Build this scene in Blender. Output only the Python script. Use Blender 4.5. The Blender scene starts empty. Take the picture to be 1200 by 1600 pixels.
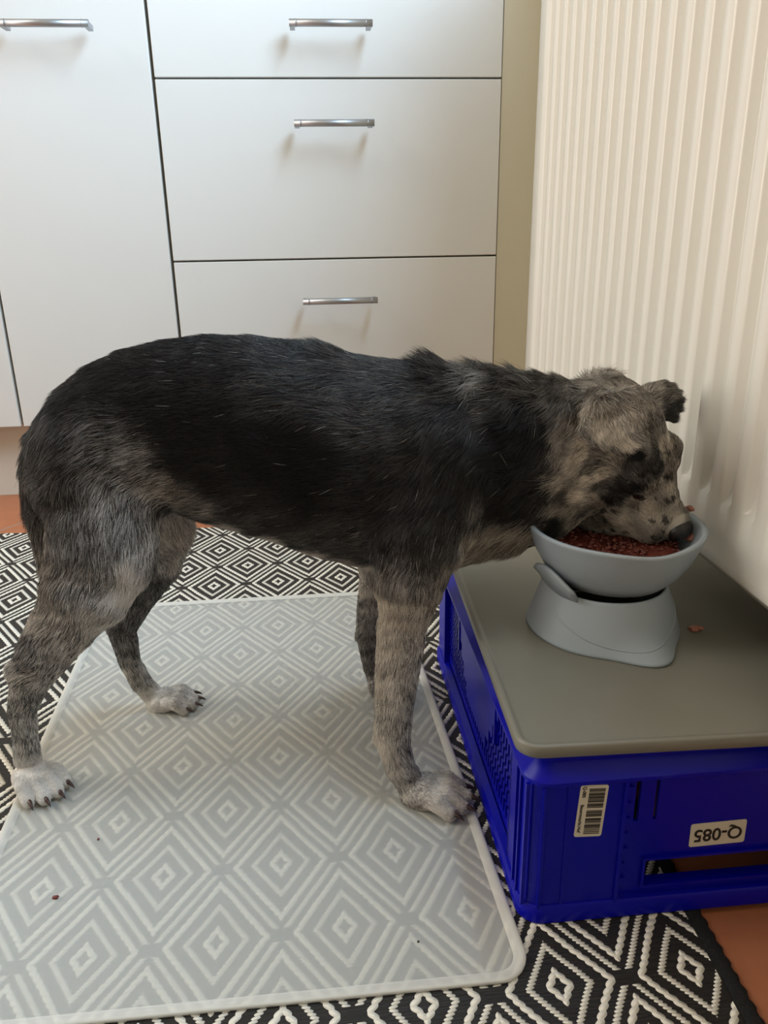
import bpy, bmesh, math, random
import numpy as np
from mathutils import Vector, Matrix

C = bpy.context.scene.collection
sc = bpy.context.scene

# ------------------------------------------------------------------ camera
cam_data = bpy.data.cameras.new('camera')
cam = bpy.data.objects.new('camera', cam_data); C.objects.link(cam)
_r = Vector((0.99542483, -0.09412111, -0.01645091))
_u = Vector((0.0471013, 0.33357569, 0.94154592))
_f = Vector((0.08313173, 0.93801305, -0.33648275))
M = Matrix.Identity(4)
for i in range(3):
    M[i][0], M[i][1], M[i][2] = _r[i], _u[i], -_f[i]
M[0][3], M[1][3], M[2][3] = 0.24594605, -1.50762968, 0.48362597
cam.matrix_world = M
cam_data.sensor_fit = 'VERTICAL'; cam_data.sensor_height = 36.0
cam_data.lens = 1206.43 / 1600 * 36.0
cam_data.clip_start = 0.02
sc.camera = cam

# ------------------------------------------------------------------ light
world = bpy.data.worlds.new('world'); sc.world = world; world.use_nodes = True
bg = world.node_tree.nodes['Background']
bg.inputs['Color'].default_value = (1.0, 0.93, 0.83, 1)
bg.inputs['Strength'].default_value = 0.42

def area_light(name, loc, target, sx, sy, power, color):
    l = bpy.data.lights.new(name, 'AREA'); l.shape = 'RECTANGLE'; l.size = sx; l.size_y = sy
    l.energy = power; l.color = color
    o = bpy.data.objects.new(name, l); C.objects.link(o); o.location = loc
    o.rotation_euler = (Vector(target) - Vector(loc)).to_track_quat('-Z', 'Y').to_euler()
    return o
# daylight through the window above the radiator
area_light('daylight_window_right', (0.72, -0.90, 1.36), (-0.6, -0.90, 1.06), 0.8, 0.75, 34.0, (0.55, 0.77, 1.0))
# daylight from the glazed door at the left end of the kitchen
area_light('daylight_door_left', (-2.6, -0.30, 1.20), (0.6, -0.80, 0.25), 1.3, 1.9, 36.0, (1.0, 0.945, 0.86))
area_light('floor_fill_light', (-1.9, -1.0, 2.2), (0.1, -0.85, 0.0), 1.0, 0.9, 16.0, (1.0, 0.97, 0.93))  # added fill to brighten the floor, not a fixture of the room

sc.view_settings.view_transform = 'Standard'
sc.view_settings.look = 'None'
sc.view_settings.gamma = 1.0
sc.view_settings.use_curve_mapping = False
sc.view_settings.exposure = 0.24

# ------------------------------------------------------------------ helpers
def link_mesh(name, bm, mat, parent=None, smooth=False):
    me = bpy.data.meshes.new(name)
    bmesh.ops.recalc_face_normals(bm, faces=bm.faces)
    bm.to_mesh(me); bm.free()
    if smooth:
        for p in me.polygons: p.use_smooth = True
    if mat: me.materials.append(mat)
    o = bpy.data.objects.new(name, me); C.objects.link(o)
    if parent: o.parent = parent
    return o

def tag(o, label=None, cat=None, group=None, kind=None):
    if label: o['label'] = label
    if cat: o['category'] = cat
    if group: o['group'] = group
    if kind: o['kind'] = kind
    return o

def empty(name, loc=(0, 0, 0), rz=0.0):
    o = bpy.data.objects.new(name, None); C.objects.link(o)
    o.location = loc; o.rotation_euler = (0, 0, rz); o.empty_display_size = 0.05
    return o

def box(bm, x0, x1, y0, y1, z0, z1, bevel=0.0, seg=2):
    r = bmesh.ops.create_cube(bm, size=1.0)
    vs = r['verts']
    for v in vs:
        v.co = Vector(((x0 + x1) / 2 + v.co.x * (x1 - x0), (y0 + y1) / 2 + v.co.y * (y1 - y0), (z0 + z1) / 2 + v.co.z * (z1 - z0)))
    if bevel > 0:
        es = list({e for v in vs for e in v.link_edges})
        bmesh.ops.bevel(bm, geom=es, offset=bevel, segments=seg, affect='EDGES', profile=0.5)

def rrect(x0, x1, y0, y1, r, n=6):
    pts = []
    for cx, cy, a0 in ((x1 - r, y1 - r, 0), (x0 + r, y1 - r, 90), (x0 + r, y0 + r, 180), (x1 - r, y0 + r, 270)):
        for k in range(n + 1):
            a = math.radians(a0 + 90 * k / n)
            pts.append((cx + r * math.cos(a), cy + r * math.sin(a)))
    return pts

def loft(bm, rings, cap0=True, cap1=True, closed=True):
    """rings: list of equal length point lists"""
    V = [[bm.verts.new(p) for p in ring] for ring in rings]
    n = len(V[0])
    for a, b in zip(V, V[1:]):
        for i in range(n if closed else n - 1):
            j = (i + 1) % n
            bm.faces.new((a[i], a[j], b[j], b[i]))
    if cap0: bm.faces.new(list(reversed(V[0])))
    if cap1: bm.faces.new(V[-1])
    return V

def tube(bm, p0, p1, r, n=16, cap=True):
    p0, p1 = Vector(p0), Vector(p1)
    d = (p1 - p0).normalized()
    a = d.orthogonal().normalized(); b = d.cross(a)
    rings = [[p + a * (r * math.cos(2 * math.pi * k / n)) + b * (r * math.sin(2 * math.pi * k / n)) for k in range(n)] for p in (p0, p1)]
    loft(bm, rings, cap, cap)

def lump(bm, c, rx, ry, rz, seed, rough=0.25, sub=2):
    rnd = random.Random(seed)
    r = bmesh.ops.create_icosphere(bm, subdivisions=sub, radius=1.0)
    for v in r['verts']:
        k = 1 + rough * (rnd.random() - 0.5) * 2
        v.co = Vector((c[0] + v.co.x * rx * k, c[1] + v.co.y * ry * k, c[2] + v.co.z * rz * k))

# --- node expression helper
class Ex:
    def __init__(s, t, k): s.t, s.k = t, k
    def _m(s, op, *a):
        n = s.t.nodes.new('ShaderNodeMath'); n.operation = op
        for i, v in enumerate((s,) + a):
            if isinstance(v, Ex): s.t.links.new(v.k, n.inputs[i])
            else: n.inputs[i].default_value = v
        return Ex(s.t, n.outputs[0])
    def __add__(s, o): return s._m('ADD', o)
    def __sub__(s, o): return s._m('SUBTRACT', o)
    def __mul__(s, o): return s._m('MULTIPLY', o)
    def __truediv__(s, o): return s._m('DIVIDE', o)
    def rsub(s, v):
        return (s * -1.0) + v
    def abs(s): return s._m('ABSOLUTE')
    def sin(s): return s._m('SINE')
    def lt(s, o): return s._m('LESS_THAN', o)
    def gt(s, o): return s._m('GREATER_THAN', o)
    def mn(s, o): return s._m('MINIMUM', o)
    def mx(s, o): return s._m('MAXIMUM', o)
    def pingpong(s, o): return s._m('PINGPONG', o)
    def floor(s): return s._m('FLOOR')
    def pw(s, o): return s._m('POWER', o)
    def clamp(s):
        r = s.mn(1.0); return r.mx(0.0)

def new_mat(name, color=(0.8, 0.8, 0.8), rough=0.5, spec=0.5, metal=0.0):
    m = bpy.data.materials.new(name); m.use_nodes = True
    b = m.node_tree.nodes['Principled BSDF']
    b.inputs['Base Color'].default_value = (*color, 1); b.inputs['Roughness'].default_value = rough
    b.inputs['Specular IOR Level'].default_value = spec; b.inputs['Metallic'].default_value = metal
    return m, m.node_tree, b

def coords(t, kind='Object'):
    tc = t.nodes.new('ShaderNodeTexCoord'); sp = t.nodes.new('ShaderNodeSeparateXYZ')
    t.links.new(tc.outputs[kind], sp.inputs[0])
    return tc, Ex(t, sp.outputs[0]), Ex(t, sp.outputs[1]), Ex(t, sp.outputs[2])

def noise(t, scale, detail=3, rough=0.5, vec=None, stretch=None):
    n = t.nodes.new('ShaderNodeTexNoise'); n.inputs['Scale'].default_value = scale
    n.inputs['Detail'].default_value = detail; n.inputs['Roughness'].default_value = rough
    if vec is None:
        tc = t.nodes.new('ShaderNodeTexCoord'); vec = tc.outputs['Object']
    if stretch:
        mp = t.nodes.new('ShaderNodeMapping'); mp.inputs['Scale'].default_value = stretch
        t.links.new(vec, mp.inputs[0]); vec = mp.outputs[0]
    t.links.new(vec, n.inputs['Vector'])
    return n

def mixc(t, fac, a, b):
    n = t.nodes.new('ShaderNodeMix'); n.data_type = 'RGBA'
    if isinstance(fac, Ex): t.links.new(fac.k, n.inputs[0])
    elif hasattr(fac, 'links'): t.links.new(fac, n.inputs[0])
    else: n.inputs[0].default_value = fac
    for v, i in ((a, 6), (b, 7)):
        if hasattr(v, 'links'): t.links.new(v, n.inputs[i])
        else: n.inputs[i].default_value = (*v, 1)
    return n.outputs[2]

def bump(t, b, height, strength=0.3, dist=0.001):
    n = t.nodes.new('ShaderNodeBump'); n.inputs['Strength'].default_value = strength; n.inputs['Distance'].default_value = dist
    t.links.new(height.k if isinstance(height, Ex) else height, n.inputs['Height'])
    t.links.new(n.outputs[0], b.inputs['Normal'])

def varied(name, c1, c2, scale, rough, spec=0.5, bstr=0.0, bscale=200, detail=4):
    m, t, b = new_mat(name, c1, rough, spec)
    n = noise(t, scale, detail)
    t.links.new(mixc(t, n.outputs[0], c1, c2), b.inputs['Base Color'])
    if bstr: bump(t, b, noise(t, bscale, 2).outputs[0], bstr, 0.0005)
    return m

# ------------------------------------------------------------------ materials
m_cab = varied('cream_laminate', (0.70, 0.69, 0.65), (0.73, 0.715, 0.675), 6, 0.33, 0.5, 0.03, 400)
m_carc = varied('cabinet_carcass', (0.50, 0.45, 0.34), (0.54, 0.49, 0.38), 8, 0.6)
m_wall = varied('wall_plaster', (0.64, 0.60, 0.49), (0.68, 0.64, 0.53), 12, 0.85, 0.3, 0.2, 120)
m_filler = varied('filler_laminate', (0.60, 0.55, 0.41), (0.63, 0.58, 0.44), 10, 0.45, 0.4, 0.05, 300)
m_rad = varied('radiator_enamel', (0.80, 0.785, 0.715), (0.83, 0.81, 0.745), 10, 0.24, 0.5, 0.04, 250)
m_steel, _t, _b = new_mat('brushed_nickel', (0.43, 0.45, 0.48), 0.42, 0.5, 1.0)
bump(_t, _b, noise(_t, 900, 2, stretch=(0.05, 1, 1)).outputs[0], 0.08, 0.0003)
m_plinth = varied('plinth_laminate', (0.62, 0.58, 0.50), (0.66, 0.62, 0.54), 6, 0.4)

def make_tile_mat():
    m, t, b = new_mat('terracotta_tile', (0.4, 0.16, 0.08), 0.45, 0.4)
    tc, x, y, z = coords(t)
    s, c = math.sin(math.radians(35.5)), math.cos(math.radians(35.5))
    u = x * c - y * s; v = x * s + y * c
    P = 0.33
    du = (u + 0.17).pingpong(P / 2); dv = (v + 0.048).pingpong(P / 2)
    g = du.mn(dv).lt(0.0022)
    n = noise(t, 9, 6, 0.6); n2 = noise(t, 60, 3, 0.6)
    col = mixc(t, n.outputs[0], (0.33, 0.105, 0.042), (0.56, 0.225, 0.11))
    col = mixc(t, Ex(t, n2.outputs[0]) * 0.35, col, (0.25, 0.085, 0.04))
    col = mixc(t, g, col, (0.30, 0.22, 0.17))
    t.links.new(col, b.inputs['Base Color'])
    h = Ex(t, n2.outputs[0]) * 0.2 - g
    bump(t, b, h, 0.4, 0.001)
    return m
m_tile = make_tile_mat()

RA, RB = 0.04661, 0.0690
def make_rug_mat():
    m, t, b = new_mat('woven_rug', (0.02, 0.02, 0.02), 0.7, 0.3)
    tc, x, y, z = coords(t)
    w = noise(t, 25, 2)
    x = x + (Ex(t, w.outputs[0]) - 0.5) * 0.003
    ax = x.pingpong(RA) if False else (x.abs()).pingpong(RA)
    ay = (y.abs()).pingpong(RB)
    d1 = ax / RA + ay / RB
    d = (d1 - 1.0).abs().rsub(1.0)
    ky = RB / 13.0
    k1 = (y * (math.pi / ky)).sin().abs()            # one knot per weft step
    k2 = ((y * (2 * math.pi / ky)).sin()).abs()
    def line(d0, wd, k, lo):
        e = (d - d0).abs()
        th = (k * (1 - lo) + lo) * wd
        on = e.lt(th)
        hh = ((e / wd).mn(1.0).pw(2.0).rsub(1.0)) * (k * 0.6 + 0.4)
        return on, hh * on
    a = line(0.155, 0.072, k1, 0.60)
    bb = line(0.462, 0.066, k2, 0.45)
    c = line(0.77, 0.072, k1, 0.60)
    e = line(1.0, 0.064, k2, 0.45)
    gap = (ay.lt(0.085 * RB)).mx(ay.gt(0.915 * RB)).rsub(1.0)
    on = a[0].mx(bb[0]).mx(c[0]).mx(e[0] * gap)
    hh = a[1].mx(bb[1]).mx(c[1]).mx(e[1] * gap)
    n = noise(t, 500, 3, 0.6, stretch=(0.12, 1.3, 1))
    blk = mixc(t, n.outputs[0], (0.006, 0.005, 0.004), (0.040, 0.036, 0.032))
    n3 = noise(t, 300, 2)
    wh = mixc(t, n3.outputs[0], (0.74, 0.70, 0.60), (0.93, 0.89, 0.79))
    t.links.new(mixc(t, on, blk, wh), b.inputs['Base Color'])
    t.links.new((on * 0.35 + 0.45).k, b.inputs['Roughness'])
    h = hh * 1.0 + Ex(t, n.outputs[0]) * 0.35
    bump(t, b, h, 0.9, 0.0022)
    return m
m_rug = make_rug_mat()
m_hem = varied('rug_hem', (0.008, 0.008, 0.008), (0.03, 0.03, 0.03), 300, 0.8, 0.2, 0.8, 500)

def make_frost_mat(name, col, rough, see):
    m, t, b = new_mat(name, col, rough, 0.4)
    out = t.nodes['Material Output']
    n = noise(t, 700, 2); bump(t, b, n.outputs[0], 0.06, 0.0004)
    tr = t.nodes.new('ShaderNodeBsdfTransparent'); tr.inputs[0].default_value = (0.97, 0.97, 0.96, 1)
    mx = t.nodes.new('ShaderNodeMixShader'); mx.inputs[0].default_value = see
    t.links.new(b.outputs[0], mx.inputs[1]); t.links.new(tr.outputs[0], mx.inputs[2])
    t.links.new(mx.outputs[0], out.inputs[0])
    return m
m_mat = make_frost_mat('frosted_mat_film', (0.79, 0.80, 0.765), 0.42, 0.66)
m_matrim = make_frost_mat('frosted_mat_rim', (0.82, 0.81, 0.75), 0.45, 0.32)
m_tray = varied('taupe_silicone', (0.190, 0.184, 0.152), (0.208, 0.202, 0.168), 30, 0.40, 0.45, 0.06, 900)
m_bowl = varied('blue_grey_plastic', (0.315, 0.368, 0.410), (0.34, 0.39, 0.435), 20, 0.42, 0.4, 0.05, 900)

def make_crate_mat():
    m, t, b = new_mat('blue_crate_plastic', (0.003, 0.004, 0.30), 0.3, 0.22)
    n = noise(t, 14, 5, 0.6); n2 = noise(t, 120, 4, 0.7, stretch=(0.25, 1, 1))
    f = (Ex(t, n2.outputs[0]) - 0.64).clamp() * 2.0
    col = mixc(t, n.outputs[0], (0.0010, 0.0015, 0.29), (0.002, 0.004, 0.40))
    col = mixc(t, f, col, (0.06, 0.07, 0.36))
    t.links.new(col, b.inputs['Base Color'])
    t.links.new((Ex(t, n.outputs[0]) * 0.2 + 0.22).k, b.inputs['Roughness'])
    return m
m_crate = make_crate_mat()
m_paper = varied('label_paper', (0.62, 0.58, 0.48), (0.68, 0.63, 0.53), 60, 0.5)
m_ink, _, _ = new_mat('label_ink', (0.012, 0.012, 0.012), 0.6)
m_food = varied('wet_food', (0.07, 0.014, 0.010), (0.24, 0.065, 0.045), 160, 0.35, 0.5, 0.6, 300)
m_crumb = varied('food_crumb', (0.30, 0.10, 0.07), (0.50, 0.22, 0.16), 150, 0.4)
m_scrap = varied('dried_scrap', (0.10, 0.015, 0.012), (0.20, 0.04, 0.03), 300, 0.5)
m_dirt = varied('dark_speck', (0.02, 0.015, 0.01), (0.05, 0.03, 0.02), 300, 0.6)

# ------------------------------------------------------------------ room shell
WX = 0.668       # right wall plane
def struct(name, bm, m, smooth=False):
    return tag(link_mesh(name, bm, m, None, smooth), kind='structure')
bm = bmesh.new(); box(bm, -3.0, WX + 0.14, -3.2, 0.62, -0.03, 0.0); struct('floor', bm, m_tile)
bm = bmesh.new(); box(bm, -3.0, WX + 0.14, 0.60, 0.70, 0.0, 2.45); struct('wall_back', bm, m_wall)
bm = bmesh.new()   # right wall with the window opening above the radiator
box(bm, WX, WX + 0.14, -3.2, 0.60, 0.0, 0.95); box(bm, WX, WX + 0.14, -3.2, 0.60, 1.75, 2.45)
box(bm, WX, WX + 0.14, -0.48, 0.60, 0.95, 1.75); box(bm, WX, WX + 0.14, -3.2, -1.32, 0.95, 1.75)
struct('wall_right', bm, m_wall)

bm = bmesh.new(); box(bm, -3.1, -3.0, -3.2, 0.60, 0.0, 2.45); struct('wall_left', bm, m_wall)
bm = bmesh.new(); box(bm, -3.0, WX + 0.14, -3.3, -3.2, 0.0, 2.45); struct('wall_front', bm, m_wall)
bm = bmesh.new(); box(bm, -3.0, WX + 0.14, -3.2, 0.60, 2.45, 2.50); struct('ceiling', bm, m_wall)
# ------------------------------------------------------------------ kitchen fronts
def handle(parent, xc, z, length, rb=0.0057):
    root = None
    bm = bmesh.new()
    tube(bm, (xc - length / 2, -0.052, z), (xc + length / 2, -0.052, z), rb, 20)
    for s in (-1, 1):        # engraved collars near the ends
        tube(bm, (xc + s * (length / 2 - 0.0105) - 0.0006, -0.052, z), (xc + s * (length / 2 - 0.0105) + 0.0006, -0.052, z), rb + 0.0004, 20)
    h = link_mesh('handle', bm, m_steel, parent, True)
    for s in (-1, 1):
        bm = bmesh.new(); xx = xc + s * (length / 2 - 0.005)
        box(bm, xx - 0.0042, xx + 0.0042, -0.052, -0.020, z - 0.0045, z + 0.0045, 0.001)
        link_mesh('handle_post', bm, m_steel, h)
    for p in h.data.polygons:
        if len(p.vertices) > 4: p.use_smooth = False
    return h

FR = -0.0   # front plane y of the doors
def front(name, x0, x1, z0, z1, parent):
    bm = bmesh.new(); box(bm, x0, x1, -0.001, 0.018, z0, z1, 0.0012, 2)
    o = link_mesh(name, bm, m_cab, parent)
    return o
Z0, Z1, Z2, Z3 = 0.150, 0.4458, 0.7415, 0.885
G = 0.0015
def carcass(x0, x1, parent):
    bm = bmesh.new(); box(bm, x0 + 0.001, x1 - 0.001, 0.0205, 0.58, Z0 + 0.003, Z3 - 0.002)
    return link_mesh('carcass', bm, m_carc, parent)
dr = empty('drawer_cabinet', (0.3, 0.3, Z0))
tag(dr, 'cream drawer cabinet with three handled drawers beside the radiator', 'cabinet')
def place_local(o, root):
    o.matrix_parent_inverse = Matrix.Translation(-Vector(root.location))
place_local(carcass(0.0, 0.600, dr), dr)
XL, XR = 0.0 + 0.0028, 0.600
for (za, zb, hz) in ((Z0, Z1, 0.3735), (Z1, Z2, 0.6655), (Z2, Z3, 0.8125)):
    d = front('drawer', XL, XR, za + G, zb - G, dr); place_local(d, dr)
    handle(d, 0.3020, hz, 0.136)
dc = empty('door_cabinet', (-0.157, 0.3, Z0))
tag(dc, 'cream cabinet with one tall door and bar handle left of drawers', 'cabinet')
place_local(carcass(-0.3127, 0.0, dc), dc)
d = front('door', -0.3127 + 0.0028, -0.0028, Z0 + G, Z3 - G, dc); place_local(d, dc)
handle(d, -0.1530, 0.8100, 0.140)
dc2 = empty('door_cabinet', (-0.62, 0.3, Z0))
tag(dc2, 'narrow strip of cream door cabinet cut off by the left picture edge', 'cabinet')
place_local(carcass(-0.92, -0.3127, dc2), dc2)
d = front('door', -0.92, -0.3127 - 0.0028, Z0 + G, Z3 - G, dc2); place_local(d, dc2)
bm = bmesh.new(); box(bm, -0.92, 0.60, 0.05, 0.066, 0.0, Z0 - 0.001, 0.0005)
tag(link_mesh('plinth', bm, m_plinth), 'pale kickboard running under the cabinets above the tiles', 'kickboard')
bm = bmesh.new(); box(bm, 0.6012, WX - 0.0005, 0.000, 0.018, 0.0, Z3, 0.0004)
tag(link_mesh('filler_panel', bm, m_filler), 'beige filler strip between the drawers and the radiator wall', 'filler panel')
bm = bmesh.new(); box(bm, 0.560, WX + 0.13, -1.45, -0.30, 0.925, 0.95, 0.003)
tag(link_mesh('windowsill', bm, m_wall), kind='structure')

# ------------------------------------------------------------------ radiator
RX, RP, RY0 = 0.590, 0.03652, -0.278      # front plane, rib pitch, far end
RZ0, RZ1 = 0.203, 0.90
rad = empty('radiator', (0.62, -0.9, RZ0))
tag(rad, 'cream ribbed panel radiator on the wall above the crate', 'radiator')
def rad_profile():
    """(distance from far end, depth) points; ribs stand out towards the room, grooves sit back"""
    prof = [(0.0, 0.0), (0.030, 0.0)]
    n = 42
    for i in range(n):
        a = 0.0665 + (i - 0.62) * RP
        for f, dpt in ((0.00, 0.0), (0.05, 0.0012), (0.14, 0.0075), (0.19, 0.0085), (0.43, 0.0085), (0.48, 0.0075), (0.57, 0.0012), (0.62, 0.0)):
            prof.append((a + f * RP, dpt))
    prof.append((0.0665 + n * RP, 0.0)); prof.append((0.0665 + n * RP + 0.03, 0.0))
    return prof
prof = rad_profile()
RL = prof[-1][0]
zs = [RZ0, RZ0 + 0.008, RZ0 + 0.014, RZ0 + 0.030, 0.262, 0.266, 0.271, 0.277, 0.284, 0.292, 0.40, 0.55, 0.70, 0.80, 0.815, 0.825, 0.832, RZ1]
def rscale(z):
    if z <= 0.262 or z >= 0.832: return 0.0
    a = min(1.0, (z - 0.262) / 0.030); b = min(1.0, (0.832 - z) / 0.03)
    return math.sqrt(max(0.0, 1 - (1 - a) ** 2)) * math.sqrt(max(0.0, 1 - (1 - b) ** 2))
bm = bmesh.new()
rows = []
for z in zs:
    off = 0.004 if z < RZ0 + 0.004 else (0.0 if z > RZ0 + 0.012 else -0.0015)
    row = [bm.verts.new((RX + off + dpt * rscale(z), RY0 - s, z)) for s, dpt in prof]
    rows.append(row)
for a, b_ in zip(rows, rows[1:]):
    for i in range(len(a) - 1): bm.faces.new((a[i], a[i + 1], b_[i + 1], b_[i]))
rp = link_mesh('front_panel', bm, m_rad, rad, True); place_local(rp, rad)
mod = rp.modifiers.new('thickness', 'SOLIDIFY'); mod.thickness = 0.0015; mod.offset = -1
bm = bmesh.new(); box(bm, RX + 0.001, WX - 0.012, RY0, RY0 + 0.004, RZ0 + 0.012, RZ1 + 0.004, 0.001)
place_local(link_mesh('side_cover', bm, m_rad, rad), rad)
bm = bmesh.new(); box(bm, RX + 0.001, WX - 0.012, RY0 - RL - 0.004, RY0 - RL, RZ0 + 0.012, RZ1 + 0.004, 0.001)
place_local(link_mesh('side_cover', bm, m_rad, rad), rad)
bm = bmesh.new()
box(bm, RX + 0.001, RX + 0.008, RY0 - RL, RY0, RZ1 - 0.006, RZ1 + 0.004, 0.001); box(bm, WX - 0.020, WX - 0.012, RY0 - RL, RY0, RZ1 - 0.006, RZ1 + 0.004, 0.001)
for k in range(80):
    y = RY0 - 0.01 - k * (RL - 0.02) / 79
    box(bm, RX + 0.006, WX - 0.018, y - 0.002, y + 0.002, RZ1 - 0.004, RZ1 + 0.002)
place_local(link_mesh('top_grille', bm, m_rad, rad), rad)
bm = bmesh.new(); box(bm, WX - 0.020, WX - 0.012, RY0 - RL, RY0, RZ0 + 0.012, RZ1 - 0.008)
place_local(link_mesh('rear_panel', bm, m_rad, rad), rad)
for yy in (RY0 - 0.2, RY0 - RL + 0.2):
    bm = bmesh.new(); box(bm, WX - 0.013, WX - 0.0005, yy - 0.015, yy + 0.015, RZ0 + 0.05, RZ1 - 0.05)
    place_local(link_mesh('bracket', bm, m_rad, rad), rad)

# ------------------------------------------------------------------ rug
RO = Vector((0.0149, -1.0127, 0.0)); RT = math.radians(2.2)
def to_rug(x, y):
    dx, dy = x - RO.x, y - RO.y
    return (dx * math.cos(RT) + dy * math.sin(RT), -dx * math.sin(RT) + dy * math.cos(RT))
rug = empty('rug', RO, RT)
tag(rug, 'black and white woven rug with concentric diamonds and black hem', 'rug')
bm = bmesh.new()
crn = [to_rug(-0.62, -0.172), to_rug(0.515, -0.236), to_rug(0.4975, -1.50), to_rug(-0.62, -1.50)]
top = [bm.verts.new((p[0], p[1], 0.0045)) for p in crn]; bot = [bm.verts.new((p[0], p[1], 0.0003)) for p in crn]
bm.faces.new(top); bm.faces.new(bot[::-1])
for i in range(4): bm.faces.new((top[i], bot[i], bot[(i + 1) % 4], top[(i + 1) % 4]))
link_mesh('woven_field', bm, m_rug, rug)
def hem(pa, pb, wdt, n):
    bm = bmesh.new()
    pa, pb = Vector((*pa, 0)), Vector((*pb, 0)); d = (pb - pa); L = d.length; d.normalize(); q = Vector((-d.y, d.x, 0))
    rings = []
    for k in range(n + 1):
        f = k / n; rr = 1 + 0.16 * math.sin(k * 2.1) 
        c = pa + d * (L * f)
        ring = []
        for j in range(8):
            a = 2 * math.pi * j / 8
            ring.append(c + q * (math.cos(a) * wdt * (0.5 + 0.05 * math.sin(k * 1.7))) + Vector((0, 0, 0.0023 + math.sin(a) * 0.0019 * rr)))
        rings.append(ring)
    loft(bm, rings)
    return link_mesh('hem', bm, m_hem, rug, True)
hem(to_rug(0.5165, -0.236), to_rug(0.504, -1.50), 0.017, 420)
hem(to_rug(-0.62, -0.172), to_rug(0.515, -0.236), 0.003, 200)

# ------------------------------------------------------------------ frosted feeding mat on the rug
RUGZ = 0.0046
fm = empty('feeding_mat', (0.155, -0.82, RUGZ))
tag(fm, 'frosted translucent rectangular mat lying on the diamond rug under the dog', 'mat')
mc = [(-0.0616, -0.5105), (0.3490, -0.5115), (0.3765, -1.131), (-0.0300, -1.131)]
def quad_ring(cs, r, inset, z, n=8):
    out = []
    m = len(cs)
    ctr = Vector((sum(c[0] for c in cs) / m, sum(c[1] for c in cs) / m))
    P = []
    for i in range(m):      # inset polygon corners
        p = Vector(cs[i]); a = (Vector(cs[i - 1]) - p).normalized(); b = (Vector(cs[(i + 1) % m]) - p).normalized()
        s = (a + b).normalized(); ang = a.angle(b) / 2
        P.append((p + s * (inset / math.sin(ang)), a, b, ang))
    rr = max(0.002, r - inset)
    for p, a, b, ang in P:
        t = rr / math.tan(ang); p0 = p + a * t; p1 = p + b * t; c = p + (a + b).normalized() * (rr / math.sin(ang))
        v0 = p0 - c; v1 = p1 - c
        for k in range(n + 1):
            f = k / n; v = v0.lerp(v1, f).normalized() * rr
            out.append((c.x + v.x, c.y + v.y, z))
    return out
zb = RUGZ
bm = bmesh.new()
loft(bm, [quad_ring(mc, 0.022, 0.0080, zb + 0.0004), quad_ring(mc, 0.022, 0.0080, zb + 0.0016)])
place_local(link_mesh('film', bm, m_mat, fm), fm)
bm = bmesh.new()
loft(bm, [quad_ring(mc, 0.022, z_, zb + h_) for z_, h_ in ((0.0040, 0.0003), (0.0, 0.0006), (-0.0004, 0.0028), (0.0006, 0.0036), (0.0022, 0.0039), (0.0050, 0.0034), (0.0070, 0.0025), (0.0085, 0.0017))], False, False)
place_local(link_mesh('raised_rim', bm, m_matrim, fm, True), fm)

# ------------------------------------------------------------------ blue crate (upside down)
CX0, CX1, CY0, CY1, CH = 0.378, 0.662, -1.087, -0.687, 0.146
CB = 0.0046    # stands on the rug
cr = empty('plastic_crate', ((CX0 + CX1) / 2, (CY0 + CY1) / 2, CB))
tag(cr, 'upturned blue plastic crate with slotted side standing half on the rug', 'crate')
def crate_ring(ins, z, r=0.018):
    return [(x, y, z) for x, y in rrect(CX0 + ins, CX1 - ins, CY0 + ins, CY1 - ins, max(0.003, r - ins * 0.6), 12)]
bm = bmesh.new()
# base lip, and stepped top (what was the crate's bottom)
def shell(rings): loft(bm, rings, False, False)
shell([crate_ring(0.006, CB), crate_ring(0.0, CB + 0.001), crate_ring(0.0, CB + 0.013), crate_ring(0.0015, CB + 0.016), crate_ring(0.0075, CB + 0.0175)])
shell([crate_ring(0.006, CB), crate_ring(0.0105, CB + 0.0005), crate_ring(0.0105, CB + 0.0175)])
top = [crate_ring(0.0080, 0.1262), crate_ring(0.0010, 0.1262), crate_ring(0.0, 0.1272), crate_ring(0.0, 0.1300), crate_ring(0.0010, 0.1315), crate_ring(0.0150, 0.1420), crate_ring(0.0165, 0.1440), crate_ring(0.0170, 0.1474), crate_ring(0.0180, 0.1480)]
loft(bm, top, False, True)
inner = [crate_ring(0.0080, 0.1250), crate_ring(0.0110, 0.1250), crate_ring(0.0110, 0.1440)]
loft(bm, inner, False, False)
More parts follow.
